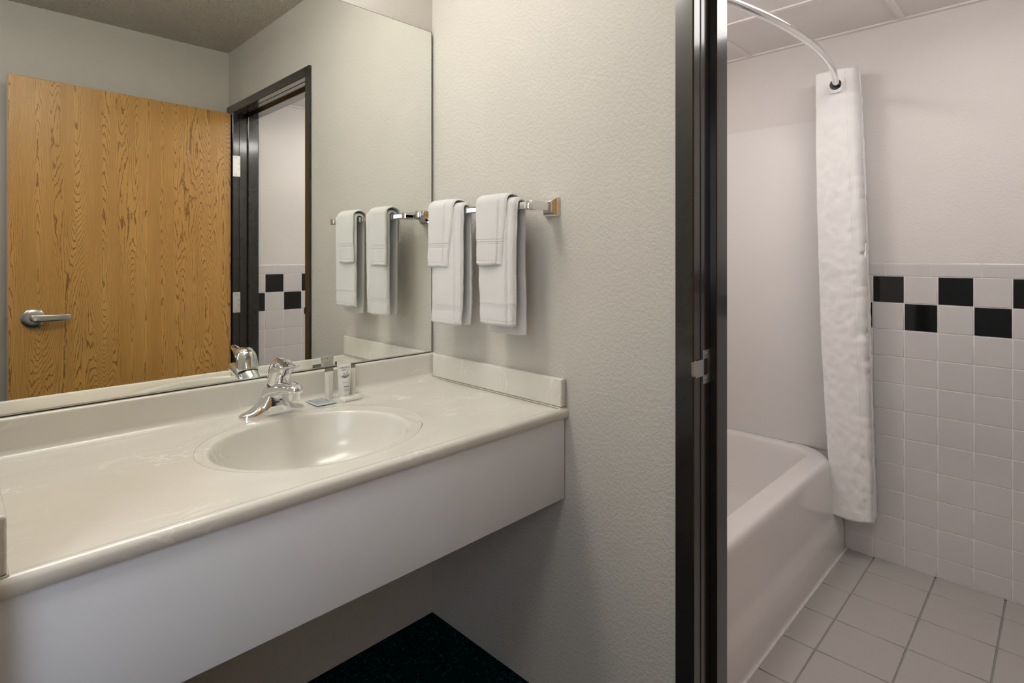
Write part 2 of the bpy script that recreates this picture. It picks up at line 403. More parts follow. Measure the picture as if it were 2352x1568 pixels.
# strike plate
sp = empty('strike_plate', (0, 0, 0)); sp.parent = fr; sp['label'] = 'satin steel strike plate on the latch jamb'
yj = HO-.045
boxes('plate', [(.030, .070, yj-.0016, yj, .952, .972), (.030, .070, yj-.0016, yj, 1.010, 1.030), (.056, .070, yj-.0016, yj, .972, 1.010), (.030, .034, yj-.0016, yj, .972, 1.010)], steel_m, sp)
lp = [(.031, yj-.0015), (.010, yj-.0018), (-.006, yj-.0010), (-.016, yj+.004), (-.0175, yj+.003), (-.007, yj-.003), (.010, yj-.0036), (.031, yj-.0033)]
loft('lip', [[(max(x, xm), y, z) for x, y in lp] for z, xm in ((.972, -.005), (.9735, -.011), (.977, -.0155), (.981, -.02), (1.001, -.02), (1.005, -.0155), (1.0085, -.011), (1.010, -.005))], steel_m, sp, angle=40)
bm = bmesh.new(); addbox(bm, .036, .055, yj-.0005, yj+.001, .974, 1.008); bmobj('latch_hole', bm, black_m, sp)
for z in (.962, 1.020):
    tube('screw', [(.048, yj-.001, z), (.048, yj-.0028, z)], .0042, steel_m, sp, 12)
    boxes('screw_slot', [(.0455, .0505, yj-.0030, yj-.0026, z-.0006, z+.0006)], black_m, sp)

# ---- oak door (door_1), open against the rear wall
ang = math.atan2(-1.883+1.9374, -.9958+.016)
d = empty('door_1', (-.016, -1.9374, 0), math.atan2(1.9374-1.883, -(.9958-.016))-PI)
struct(d, 'golden oak veneer door standing open, reflected in the mirror', 'door')
DL = .983
bm = bmesh.new(); addbox(bm, -DL, 0, -.042, 0, .02, 2.085, .0015, 1); leaf = bmobj('door_leaf', bm, oak_m, d)
box('edge_band', -DL-.0012, -DL+.0002, -.0415, -.0005, .021, 2.084, doorband_m, d)
lv = empty('lever_handle', (-.895, 0, .955)); lv.parent = d; lv['label'] = 'satin nickel lever handle'
bm = bmesh.new(); addtube(bm, [(0, 0, 0), (0, .004, 0), (0, .009, 0), (0, .0125, 0)], [.0465, .0465, .043, .026], 44); bmobj('rose', bm, nickel_m, lv, angle=50)
bm = bmesh.new(); addtube(bm, [(0, .010, 0), (0, .030, 0), (0, .052, 0), (0, .056, 0)], [.016, .0125, .0125, .010], 24); bmobj('neck', bm, nickel_m, lv, angle=50)
rings = []
for i in range(15):
    s = i/14; x = -.010+.145*s; yc = .046 - .010*max(0, s-.7)/.3 + .004*math.sin(PI*s); h = .0180 - .0035*s; th = .0058-.0015*s
    if i == 0: h *= .6
    if i == 14: h *= .75; th *= .6
    rings.append([(x, yc+th*math.cos(a)*abs(math.cos(a))**-.4 if abs(math.cos(a)) > 1e-6 else yc, h*math.copysign(abs(math.sin(a))**.6, math.sin(a)) - .002*s*s) for a in [2*PI*k/20 for k in range(20)]])
loft('lever', rings, nickel_m, lv, angle=50)
bm = bmesh.new(); addtube(bm, [(0, .054, 0), (0, .058, 0)], [.008, .0075], 20); bmobj('privacy_button', bm, chrome_m, lv, angle=50)
boxes('latch_plate', [(-DL-.0022, -DL-.001, -.034, -.008, .925, .985)], steel_m, d)
loft('latch_bolt', [[(-DL-.001, -.030, z), (-DL-.013, -.030, z), (-DL-.002, -.013, z)] for z in (.943, .967)], steel_m, d, angle=20)
for k, (z0, z1) in enumerate(((1.715, 1.838), (.913, 1.033), (.11, .23))):
    h = empty('hinge', (0, 0, 0)); h.parent = fr; h['label'] = 'steel butt hinge with four screws'
    yh = HG+.045
    box('hinge_leaf', -.0115, .030, yh, yh+.0022, z0, z1, hinge_m, h, .0008, 1)
    for a, b in ((.006, .1), (.021, .37), (.021, .63), (.006, .9)):
        tube('screw', [(a, yh+.0018, z0+(z1-z0)*b), (a, yh+.0029, z0+(z1-z0)*b)], .0042, steel_m, h, 10)

# ================================================================ vanity
van = empty('vanity_countertop', (-.584, -.3, .83))
tag(van, 'cream cultured marble vanity top with a moulded oval basin', 'vanity top')
def loc_off(pts): return [(x+.584, y+.3, z-.83) for x, y, z in pts]
# top surface: polar rings around the bowl, out to a rectangle
bx, by, ba, bb = -.595, -.337, .2235, .190
rx_, ry_, ra, rb = -.584, -.326, .262, .216
RX0, RX1, RY0, RY1 = XL+.001, -.001, -.586, -.052
ths = [2*PI*k/288 for k in range(288)]
for cx_, cy_ in ((RX0, RY0), (RX1, RY0), (RX1, RY1), (RX0, RY1)):
    a = math.atan2(cy_-by, cx_-bx) % (2*PI)
    i = min(range(288), key=lambda k: abs(ths[k]-a)); ths[i] = a
def rect_r(a):
    c, s = math.cos(a), math.sin(a); r = 9
    if c > 1e-9: r = min(r, (RX1-bx)/c)
    if c < -1e-9: r = min(r, (RX0-bx)/c)
    if s > 1e-9: r = min(r, (RY1-by)/s)
    if s < -1e-9: r = min(r, (RY0-by)/s)
    return r
def ell_r(a, ax, ay): return 1/math.sqrt((math.cos(a)/ax)**2 + (math.sin(a)/ay)**2)
def rim_r(a):      # radius (from bowl centre) of the offset rim ellipse
    c, s = math.cos(a), math.sin(a); dx, dy = bx-rx_, by-ry_
    A = (c/ra)**2+(s/rb)**2; B = 2*(dx*c/ra**2+dy*s/rb**2); D = (dx/ra)**2+(dy/rb)**2-1
    return (-B+math.sqrt(B*B-4*A*D))/(2*A)
def soap_h(x, y):
    h = 0
    for sx, sy in ((-.838, -.300), (-.354, -.388)):
        q = math.hypot((x-sx)/.011, (y-sy)/.030)
        if q < 1.25: h -= .0016*max(0, min(1, (1.25-q)/.35))
    return h
VS = []; FS = []; NR = 288
def ring(fn):
    b = len(VS)
    for a in ths: VS.append(fn(a))
    return b
def pt(a, r, z): return (bx+r*math.cos(a)+.584, by+r*math.sin(a)+.3, z-.83)
bases = []
bowl_prof = [(.06, .690), (.14, .6905), (.3, .693), (.45, .698), (.6, .708), (.72, .722), (.82, .742), (.89, .765), (.935, .788), (.962, .806), (.978, .817), (.990, .824), (.998, .8275)]
for q, z in bowl_prof:
    bases.append(ring(lambda a: (lambda r: (bx+r*math.cos(a)+.584, by-.0*(1-q)+r*math.sin(a)+.3, z-.83))(ell_r(a, ba, bb)*q)))
for q, z in ((1.010, .8296), (1.02, .8302), (1.035, .8304)): bases.append(ring(lambda a: pt(a, ell_r(a, ba, bb)*q, z)))
nb = len(bases)
def deckpt(a, r):
    x = bx+r*math.cos(a); y = by+r*math.sin(a)
    return (x+.584, y+.3, .0004+soap_h(x, y))
for f in (.1, .2, .3, .4, .5, .6, .7, .8, .88):
    bases.append(ring(lambda a: deckpt(a, (lambda r0, r1: r0+(r1-r0)*f)(ell_r(a, ba, bb)*1.035, min(rim_r(a), rect_r(a)-.006)))))
for dr, z in ((-.0040, .8304), (-.0020, .8308), (0, .8310), (.0022, .8307), (.0050, .8301)):
    bases.append(ring(lambda a: pt(a, min(rim_r(a), rect_r(a)-.006)+dr, z)))
for f in (.25, .5, .75, 1.0):
    bases.append(ring(lambda a: pt(a, (lambda r0, r1: r0+(r1-r0)*f)(min(rim_r(a), rect_r(a)-.006)+.0045, rect_r(a)), .830)))
def ringfaces(b0, b1): return [(b0+k, b0+(k+1) % NR, b1+(k+1) % NR, b1+k) for k in range(NR)]
split = nb-3
fa = [f for i in range(split) for f in ringfaces(bases[i], bases[i+1])]
fb = [f for i in range(split, len(bases)-1) for f in ringfaces(bases[i], bases[i+1])]
def sub(name, faces, extra=None):
    used = sorted(set(i for f in faces for i in f)); mp = {u: i for i, u in enumerate(used)}
    vs = [VS[u] for u in used]; fs = [tuple(mp[i] for i in f) for f in faces]
    if extra: fs.append(tuple(mp[i] for i in extra))
    me = bpy.data.meshes.new(name); me.from_pydata(vs, [], fs); me.update()
    return link(name, me, marble_m, van, True)
sub('basin', fa, [bases[0]+k for k in range(NR)])
sub('countertop', fb)
# front nosing with a slight no-drip lip
np_ = [(-.586, .830), (-.590, .8306), (-.594, .8322), (-.598, .8328)] + arc(-.598, .8208, .012, 90, 180, 8)[1:] + [(-.610, .8075), (-.6085, .8065), (-.575, .8065), (-.575, .820)]
extrude_x('front_edge', [(y+.3, z-.83) for y, z in np_], RX0+.584, RX1+.584, marble_m, van, 60)
bp = [(-.052, .830), (-.049, .8312), (-.047, .8310), (-.0455, .8300), (-.043, .8312), (-.041, .8312), (-.0395, .8303)] + [(y, z) for y, z in arc(-.0395, .8503, .020, -90, -10, 8)[1:]] + [(-.0205, .900)] + arc(-.0145, .9065, .006, 180, 90, 6) + [(-.001, .9125), (-.001, .815), (-.052, .815)]
extrude_x('backsplash', [(y+.3, z-.83) for y, z in bp], RX0+.584, RX1+.584, marble_m, van, 60)
dr = empty('drain', (bx+.584, by+.3, -.1395)); dr.parent = van; dr['label'] = 'chrome drain ring'
bm = bmesh.new(); addtube(bm, [(0, 0, 0), (0, 0, .002), (0, 0, .003)], [.024, .023, .018], 32); bmobj('flange', bm, chrome_m, dr, angle=40)
bm = bmesh.new(); addtube(bm, [(0, 0, .003), (0, 0, .007), (0, 0, .008)], [.015, .014, .008], 24); bmobj('stopper', bm, chrome_m, dr, angle=40)

for nm, x0, x1, lab in (('side_splash', -.021, -.0005, 'cream marble side splash against the towel wall, right end of the vanity'), ('side_splash', XL+.001, XL+.0225, 'cream marble side splash at the left edge of the photo, left end of the vanity')):
    s = empty(nm, ((x0+x1)/2, -.31, .8335)); tag(s, lab, 'side splash', 'side splashes at the two ends of the vanity')
    w_ = (x1-x0)/2
    box('slab', -w_, w_, -.2925, .285, .0004, .079, marble_m, s, .005, 4)
    c_ = -w_ if x0 < -.1 else w_
    e_ = w_ if x0 < -.1 else -w_
    bm = bmesh.new()
    pts = [(e_, -.2925+.575*i/40, -.0008 + .0006*noise.noise(Vector((i*.7, 3, 0)))) for i in range(41)]
    addtube(bm, pts, .0022, 6)
    addtube(bm, [(e_, -.2915, -.001), (c_*.9, -.2915, -.001)], .002, 6)
    bmobj('caulk_bead', bm, caulk_m, s, True)
a = empty('vanity_apron', (-.59, -.59, .583)); tag(a, 'long smooth white apron panel under the front edge of the vanity top', 'apron panel')
box('panel', -.577, .585, -.010, .010, 0, .2225, apron_m, a, .0015, 2)
box('end_strip', .5852, .588, -.008, .010, .002, .221, caulk_m, a)

# ---- mirror
mr = empty('wall_mirror_glass', (-.59, 0, .92)); mr.name = 'vanity_mirror'; tag(mr, 'large frameless mirror above the vanity backsplash', 'mirror')
box('glass', XL+.002+.59, -.0104+.59, -.0075, -.0015, -.0015, 1.1065, mirror_m, mr)
box('bottom_channel', XL+.002+.59, -.0104+.59, -.0088, -.0078, -.0042, -.0012, nickel_m, mr)
box('setting_strip', XL+.002+.59, -.0104+.59, -.0080, -.0005, -.0059, -.0016, edge_m, mr)
box('side_edge', -.0104+.59, -.0094+.59, -.0078, -.0005, -.0015, 1.1065, edge_m, mr)
box('top_edge', XL+.002+.59, -.0094+.59, -.0078, -.0005, 1.1066, 1.1074, edge_m, mr)

# ---- faucet
fc = empty('basin_faucet', (-.588, -.075, .8304)); tag(fc, 'chrome single lever faucet standing behind the oval basin', 'faucet')
def sgn(v, e): return math.copysign(abs(v)**e, v)
rings = []
nx = 64
for i in range(nx+1):
    u = -1+2*i/nx; x = .0865*u; ax = abs(x)
    e = math.sqrt(max(0, 1-abs(u)**3.0))
    dep = (.0285 + .0035*max(0, 1-(ax/.034)**6 if ax < .034 else 0))*e + .0004
    k = max(0, 1-ax/.066)
    h = min((.003+.0145*e) + .085*k**2.0, .066)
    r_ = []
    for j in range(33):
        a_ = PI*j/32
        cy_ = -dep*sgn(math.cos(a_), .55); cz_ = h*sgn(math.sin(a_), .66)
        fz = cz_/.066
        r_.append((x, cy_*(1-.30*fz)-.006*fz, max(0, cz_)))
    rings.append(r_)
loft('body', rings, chrome_m, fc, closed=True, cap=True, angle=50)
bm = bmesh.new()
addtube(bm, [(0, .006, .02), (0, .003, .045), (0, -.009, .0625), (0, -.0225, .0715), (0, -.0333, .0796)], [.0270, .0250, .0246, .0250, .0254], 48)
bmobj('column', bm, chrome_m, fc, angle=60)
# spout: its sides run down into the feet, the underside arches up to the outlet
rings = []
def lerp(t_, xs_):
    for (a0, v0), (a1, v1) in zip(xs_, xs_[1:]):
        if t_ <= a1: q = max(0, (t_-a0)/(a1-a0)); q = q*q*(3-2*q)*.5+q*.5; return v0+(v1-v0)*q
    return xs_[-1][1]
for i in range(41):
    s = i/40; y = .010-.169*s; t_ = -y+.007*max(0, s-.4)/.6
    zt_ = lerp(t_, [(-.02, .060), (.0, .073), (.03, .085), (.07, .0935), (.11, .0985), (.145, .0985), (.160, .0945), (.166, .090)])
    zb_ = lerp(t_, [(-.02, .020), (.0, .036), (.020, .047), (.032, .053), (.048, .0585), (.08, .0645), (.11, .0715), (.15, .0760), (.166, .0785)])
    w_ = lerp(t_, [(-.02, .026), (.01, .0300), (.030, .0288), (.06, .0258), (.10, .0215), (.14, .0192), (.150, .0185), (.160, .0140), (.166, .0045)])
    zc_, hh = (zt_+zb_)/2, (zt_-zb_)/2
    rings.append([(w_*sgn(math.cos(a_), .62)*(1-.10*math.sin(a_)), y, zc_+hh*sgn(math.sin(a_), .72)) for a_ in [2*PI*k/36 for k in range(36)]])
loft('spout', rings, chrome_m, fc, angle=50)
bm = bmesh.new(); addtube(bm, [(0, -.135, .082), (0, -.135, .0625), (0, -.135, .0590), (0, -.135, .0585)], [.0142, .0138, .0132, .010], 32)
bmobj('aerator', bm, chrome_m, fc, angle=40)
bm = bmesh.new(); addtube(bm, [(-.020, -.0270, .018), (-.020, -.0318, .018)], [.0045, .0035], 14); bmobj('set_screw', bm, chrome_m, fc, angle=40)
hd = empty('handle', (0, 0, 0)); hd.parent = fc
axis = Vector((0, -.34, 1)).normalized(); base_c = Vector((0, -.036, .0870))
e1 = Vector((1, 0, 0)); e2 = axis.cross(e1).normalized()
bm = bmesh.new(); R_ = []
prof = [(.0250, .0005), (.0272, .0), (.0284, .0012), (.0287, .006), (.0286, .020), (.0283, .032), (.0270, .042), (.0242, .051), (.0198, .0580), (.0140, .0628), (.007, .0655), (.0008, .0662)]
for r, h in prof:
    R_.append([bm.verts.new(base_c + axis*h + e1*(math.cos(2*PI*k/48)*r) + e2*(math.sin(2*PI*k/48)*r)) for k in range(48)])
for i in range(len(R_)-1):
    for k in range(48): bm.faces.new([R_[i][k], R_[i][(k+1) % 48], R_[i+1][(k+1) % 48], R_[i+1][k]])
bm.faces.new(R_[0][::-1]); bm.faces.new(R_[-1])
bmobj('dome', bm, chrome_m, hd, angle=60)
rings = []
for i in range(29):
    s = i/28; y = -.030-.124*s
    zt_ = lerp(s, [(0, .148), (.12, .1535), (.3, .1525), (.5, .1460), (.68, .1420), (.82, .1430), (.93, .1465), (1, .1490)])
    zb_ = lerp(s, [(0, .110), (.2, .108), (.45, .112), (.6, .128), (.75, .1350), (.9, .1405), (1, .1455)])
    w_ = lerp(s, [(0, .010), (.12, .0215), (.35, .0235), (.55, .0190), (.75, .0145), (.93, .0105), (1, .0050)])
    zc_, hh = (zt_+zb_)/2, (zt_-zb_)/2
    rings.append([(w_*sgn(math.cos(a_), .78)*(1 - (.25 if math.sin(a_) < 0 else 0)*abs(math.sin(a_))), y, zc_+hh*sgn(math.sin(a_), .85)) for a_ in [2*PI*k/28 for k in range(28)]])
loft('lever', rings, chrome_m, hd, angle=60)
bm = bmesh.new(); addtube(bm, [base_c-axis*.0062, base_c+axis*.0010], [.0264, .0264], 44); bmobj('gap_ring', bm, black_m, hd, angle=40)
bm = bmesh.new(); addtube(bm, [(-.004, -.079, .113), (-.0045, -.0825, .1135)], [.0036, .0031], 14); bmobj('hot_marker', bm, red_m, hd)

# ================================================================ toiletries
def toiletry(x, y, rz, h, w, mats, label, kind):
    r = empty('toiletry_tube', (x, y, .8304), rz); tag(r, label, 'toiletry tube', 'small toiletry tubes standing against the backsplash')
    body, cap = mats
    rings = []
    n = 28
    for i in range(17):
        s = i/16; z = .012+(h-.012-.010)*s
        wx = w*(.36+.14*s) if kind == 'big' else w*(.40+.10*s)
        ty = w*(.36 if kind == 'big' else .40)*(1-s)**.8+.0009
        ex = .9 if s < .6 else .8
        rings.append([(wx*sgn(math.cos(a_), ex), ty*sgn(math.sin(a_), ex), z) for a_ in [2*PI*k/n for k in range(n)]])
    loft('tube_body', rings, body, r, angle=60)
    box('crimp', -w*.5, w*.5, -.0009, .0009, h-.0105, h, band_m if kind == 'small' else white_m, r, .0003, 1)
    c0 = w*(.37 if kind == 'big' else .38)
    bm = bmesh.new(); addtube(bm, [(0, 0, 0), (0, 0, .001), (0, 0, .0125), (0, 0, .0135)], [c0*.97, c0, c0, c0*.94], 28)
    bmobj('cap', bm, cap, r, angle=40)
    return r
def text(s, size, parent, loc, rot, mat, name='printed_text', ex=.00012, align='CENTER', space=1.0):
    c = bpy.data.curves.new(name, 'FONT'); c.body = s; c.size = size; c.extrude = ex; c.align_x = align; c.align_y = 'CENTER'; c.space_character = space
    t_ = bpy.data.objects.new(name, c); me = None
    C.objects.link(t_); dg = bpy.context.evaluated_depsgraph_get(); dg.update()
    me = bpy.data.meshes.new_from_object(t_.evaluated_get(dg)); bpy.data.objects.remove(t_)
    o = link(name, me, mat, parent); o.location = loc; o.rotation_euler = rot; return o
big = toiletry(-.371, -.060, math.radians(-4), .108, .044, (white_m, white_m), 'white toiletry tube with dark leaf logo, tallest of the three tubes behind the faucet', 'big')
FR = (PI/2, 0, 0)
def yface(z, w=.044, h=.108): # front depth of the big tube at height z
    s = (z-.012)/(h-.022); return -(w*.36*(1-min(1, max(0, s)))**.8+.0009)
def tilt(z):
    d_ = (yface(z+.002)-yface(z-.002))/.004
    return (PI/2-math.atan(d_), 0, 0)
def on(z, x=0, off=.0004): return (x, yface(z)-off, z)
text('BERGMAN', .0058, big, on(.0885), tilt(.0885), ink_m, 'brand_text', space=1.25)
text('KELLY', .0058, big, on(.0815), tilt(.0815), ink_m, 'brand_text', space=1.25)
def tubeline(name, pts, r, mat, parent, z0):
    bm = bmesh.new(); P = [(x, yface(z0+z)-.0003, z0+z) for x, z in pts]; addtube(bm, P, r, 5); return bmobj(name, bm, mat, parent, True)
bm = bmesh.new()
def leaf_pts(ax, az, bx_, bz, bow, n=12): # curve between two points bowed sideways
    out = []
    dx, dz = bx_-ax, bz-az; ln = math.hypot(dx, dz)
    for i in range(n+1):
        s = i/n; k = math.sin(PI*s)*bow
        out.append((ax+dx*s-dz/ln*k, az+dz*s+dx/ln*k))
    return out
zb = .058
curves = [(leaf_pts(-.012, .0075, .0125, .0115, -.0075), .0007), (leaf_pts(-.012, .0075, .0125, .0115, -.0050), .0004), (leaf_pts(-.012, .0075, .001, .004, .0022), .0003),
          (leaf_pts(.000, .0035, -.004, .016, .003), .0003), (leaf_pts(.000, .0035, -.004, .016, -.0015), .0003),
          (leaf_pts(.001, .0035, .0085, .018, .0025), .0003), (leaf_pts(.001, .0035, .0085, .018, -.0012), .0003)]
for pts_, r_ in curves:
    addtube(bm, [(x, yface(zb+z)-.0003, zb+z) for x, z in pts_], r_, 5)
bmobj('leaf_logo', bm, ink_m, big, True)
def bars(parent, rows, mat, fn):
    bm = bmesh.new()
    for x0, x1, z, hh in rows:
        x = x0
        while x < x1:
            l_ = random.uniform(.0012, .0028); y_ = fn(z)
            addbox(bm, x, min(x+l_, x1), y_-.0003, y_+.0002, z-hh/2, z+hh/2); x += l_+.0006
    return bmobj('small_print', bm, mat, parent)
bars(big, [(-.009, .011, .046, .0010)], inkg_m, yface)
bars(big, [(-.006, .009, .034, .0020)], ink_m, yface)
bars(big, [(-.007, .009, .0265, .0010), (-.006, .009, .0225, .0010)], inkg_m, yface)
bm = bmesh.new()
for k in range(8):
    z = .090-.004*k; x = -.012
    while x < .012:
        l_ = random.uniform(.001, .003); addbox(bm, x, min(x+l_, .012), -yface(z)-.0001, -yface(z)+.0003, z-.0005, z+.0005); x += l_+.0007
addbox(bm, -.001, .001, .0008, .0012, .0995, .104)
bmobj('back_print', bm, inkg_m, big)
for x, y, lab in ((-.4115, -.046, 'small frosted toiletry tube with grey top band, left of the white leaf-logo tube'), (-.3395, -.046, 'small frosted toiletry tube with grey top band, right of the white leaf-logo tube')):
    r = toiletry(x, y, 0, .0905, .0265, (clearw_m, white_m), lab, 'small')
    def yf2(z): return -(.0265*.40*(1-min(1, max(0, (z-.012)/(.0685))))**.8+.0009)
    for dx, s_, zz in ((-.002, 'BERGMAN', .036), (.0035, 'KELLY', .034)):
        for i, ch in enumerate(s_):
            z = .018+i*.0052
            text(ch, .0042, r, (dx, yf2(z)-.0003, z), (PI/2+.13, -PI/2, 0), inkg_m, 'brand_letter')
    bm = bmesh.new()
    for dx, z0, z1 in ((-.002, .056, .070), (.0035, .050, .073)):
        z = z0
        while z < z1: addbox(bm, dx-.0004, dx+.0004, yf2(z)-.0003, yf2(z), z, z+.0010); z += .0016
    bmobj('small_print', bm, inkg_m, r)
# wrapped soap
so = empty('wrapped_soap', (-.372, -.100, .8304), math.radians(3)); tag(so, 'small paper-wrapped soap bar in clear film, in front of the toiletry tubes', 'soap')
box('soap_bar', -.030, .030, -.016, .016, .0006, .0105, soap_m, so, .004, 3)
text('BERGMAN', .0062, so, (.003, .006, .01075), (0, 0, 0), inkg_m, 'brand_text', space=1.1)
text('KELLY', .0062, so, (.003, -.002, .01075), (0, 0, 0), inkg_m, 'brand_text', space=1.1)
vs = []; fs = []; n1, n2 = 22, 10
for i in range(n1+1):
    for j in range(n2+1):
        x = -.044+.100*i/n1; y = -.0215+.043*j/n2
        ins = max(0, 1-max(0, abs(x)-.030)/.006)*max(0, 1-max(0, abs(y)-.016)/.004)
        z = .0010+.0103*ins+.0007*noise.noise(Vector((x*120, y*120, 0)))
        vs.append((x, y, max(.0004, z)))
for i in range(n1):
    for j in range(n2): k = i*(n2+1)+j; fs.append((k, k+1, k+n2+2, k+n2+1))
pydata('film_wrap', vs, fs, wrap_m, so, True)
# pale blue sachet
sa = empty('foil_sachet', (-.446, -.056, .8304), math.radians(-2)); tag(sa, 'pale blue printed foil sachet lying flat between faucet and toiletry tubes', 'sachet')
vs = []; fs = []; n1, n2 = 18, 26
W2, H2 = .031, .052
for side in (1, -1):
    for i in range(n1+1):
        for j in range(n2+1):
            u = -1+2*i/n1; v = -1+2*j/n2
            puff = max(0, (1-abs(u)**4)*(1-abs(v)**4))
            z = .0014+.0010*puff*(1 if side > 0 else -.6)+.0008*max(0, -v) + .0005*noise.noise(Vector((u*2, v*3, 0)))
            vs.append((u*W2, v*H2, z))
nn = (n1+1)*(n2+1)
for i in range(n1):
    for j in range(n2):
        k = i*(n2+1)+j; fs.append((k, k+1, k+n2+2, k+n2+1)); fs.append((nn+k, nn+k+n2+1, nn+k+n2+2, nn+k+1))
for i in range(n1):
    for e in (0, n2): a_ = i*(n2+1)+e; fs.append((a_, a_+n2+1, nn+a_+n2+1, nn+a_))
for j in range(n2):
    for e in (0, n1): a_ = e*(n2+1)+j; fs.append((a_, a_+1, nn+a_+1, nn+a_))
pydata('sachet_body', vs, fs, sachet_m, sa, True)
bm = bmesh.new()
for k in range(9):
    y = .036-.0085*k
    x = -.022
    while x < .016:
        l_ = random.uniform(.003, .008); addbox(bm, x, min(x+l_, .018), y-.0006, y+.0006, .0018+(.0008*max(0, -y/.052)), .0029+.0008*max(0, -y/.052)); x += l_+.0012
bmobj('small_print', bm, inkg_m, sa)
box('tan_print', .016, .0225, -.022, .004, .0016, .0030, tan_m, sa); box('tan_print', -.024, -.016, .012, .040, .0016, .0028, tan_m, sa)

# ================================================================ towel bar and towels
BX, BZ = -.085, 1.386
tb = empty('towel_bar', (0, -.30, BZ)); tag(tb, 'square chrome towel bar on the textured wall beside the mirror', 'towel bar')
box('bar', BX-.0095, BX+.0095, -.236, .236, -.0095, .0095, chrome_m, tb, .0012, 2)
for s in (1, -1):
    p_ = empty('post', (0, s*.254, 0)); p_.parent = tb
    def sq(h, x): return [(x, -h, -h), (x, h, -h), (x, h, h), (x, -h, h)]
    rr = [sq(.0262, -.0005), sq(.0262, -.006), sq(.0250, -.0075), sq(.0250, -.0105), sq(.0235, -.012), sq(.0170, -.021), sq(.0150, -.022), sq(.0150, -.0255), sq(.0122, -.027)]
    loft('base', rr, chrome_m, p_, angle=15)
    box('arm', BX-.013, -.024, -.0118, .0118, -.0122, .0122, chrome_m, p_, .0012, 2)
    box('collar', BX-.0135, BX+.0135, -s*.0118 if s > 0 else .0118, -s*.0185 if s > 0 else .0185, -.0118, .0118, chrome_m, p_, .0012, 2) if False else None
    y0, y1 = sorted((-s*.0115, -s*.0185))
    box('collar', BX-.0125, BX+.0125, y0, y1, -.0115, .0115, chrome_m, p_, .001, 2)
def towel(name, label, cat, group, ya, yb, zf, zb_, off, th, seed, taper=(0, 0), groove=None, back=True, bands=(.045, .052, .059), hem=.012):
    """cloth folded to a strip and hung over the bar; ya > yb are its two side edges, off = gap to the bar"""
    r = empty(name, (BX, (ya+yb)/2, BZ)); tag(r, label, cat, group)
    W_ = ya-yb; rad = .0095+off
    # centre path, u = distance along
    zf_, zbk = zf-BZ, zb_-BZ
    path = []
    nF = 110; top = .0095+off*.6
    for i in range(nF): path.append((-rad, zf_+(top-.006-zf_)*i/nF))
    for i in range(13):
        a_ = PI-PI*i/12; path.append((rad*math.cos(a_), top-.006+rad*.75*math.sin(a_)))
    nB = 60
    for i in range(1, nB+1): path.append((rad, (top-.006)+(zbk-top+.006)*i/nB))
    NJ = 40
    V = []; F = []
    npth = len(path)
    for j in range(NJ+1):
        v = -1+2*j/NJ; e = (max(0, 1-abs(v)**10))**.5
        for i, (px_, pz_) in enumerate(path):
            d_ = (path[min(i+1, npth-1)][0]-path[max(i-1, 0)][0], path[min(i+1, npth-1)][1]-path[max(i-1, 0)][1])
            l_ = math.hypot(*d_); nx_, nz_ = -d_[1]/l_, d_[0]/l_       # outward normal (to -x on the front)
            down = max(0, min(1, (-pz_)/.36))
            front = i < nF+6
            tl, tr = (taper if front else (0, 0))
            yy = (v*.5)*W_
            edge = .0020*noise.noise(Vector((pz_*26, seed, v)))+.0008*noise.noise(Vector((pz_*110, seed+5, v)))
            yy += (tl*down*(-1) if v > 0 else tr*down)*abs(v) + edge*abs(v)
            yy += (.004*math.sin(pz_*13+seed))*down
            wav = .0028*down*math.sin(v*3.1+seed*1.7+pz_*4)+.0012*noise.noise(Vector((v*2.2, pz_*18, seed)))
            wav += .006*down*(noise.noise(Vector((v*1.1, seed*3, 0))))
            dz = pz_-(zf_ if front else zbk)
            hcut = 0
            if front or True:
                for b_ in bands: hcut -= .0016*math.exp(-((dz-b_)/.0016)**2)
                hcut -= .0018*math.exp(-((dz-hem)/.0016)**2)
                if dz < hem: hcut += .0008+.0009*math.sin(v*34+seed)
            if groove is not None and front: hcut -= .0045*math.exp(-((v-groove)/.045)**2)
            if groove is not None and front and v < groove: hcut -= .002
            h_ = th*e+.0003
            tip = 1
            if i < 4: tip = (.35, .7, .9, .98)[i]
            if i > npth-5: tip = (.35, .7, .9, .98)[npth-1-i]
            sag = .006*(noise.noise(Vector((v*1.3, seed*2.1, 7))))*(1-min(1, dz/.03)) if dz < .03 else 0
            V.append((px_+nx_*(h_*tip+hcut*tip)-wav*(1 if front else .5), yy, pz_+nz_*h_*tip*.8+sag))
            V.append((px_-nx_*.0004-wav*(1 if front else .5), yy, pz_-nz_*.0004+sag))
    st = npth*2
    for j in range(NJ):
        for i in range(npth-1):
            a_ = j*st+i*2; b_ = a_+st
            F.append((a_, a_+2, b_+2, b_)); F.append((a_+1, b_+1, b_+3, a_+3))
        for i in (0, npth-1):
            a_ = j*st+i*2; b_ = a_+st; F.append((a_, b_, b_+1, a_+1))
    for j in (0, NJ):
        for i in range(npth-1): a_ = j*st+i*2; F.append((a_, a_+1, a_+3, a_+2))
    o = pydata('terry_cloth', V, F, terry_m, r, True)
    return r
gt = 'white hand towels folded over the chrome bar'; gw = 'white washcloths laid over the hand towels'
towel('hand_towel', 'white terry hand towel hanging on the bar next to the mirror edge', 'towel', gt, -.132, -.285, 1.035, 1.036, .005, .012, 1.0, (0, .010), -.62)
towel('hand_towel', 'white terry hand towel hanging on the bar nearer the right-hand post', 'towel', gt, -.357, -.513, 1.052, 1.026, .005, .012, 2.3, (0, .012), -.66)
towel('washcloth', 'small white washcloth over the towel next to the mirror, its lower corner folded narrow', 'washcloth', gw, -.130, -.252, 1.213, 1.30, .0180, .007, 3.1, (.0, .052), -.42, bands=(.060, .066, .072))
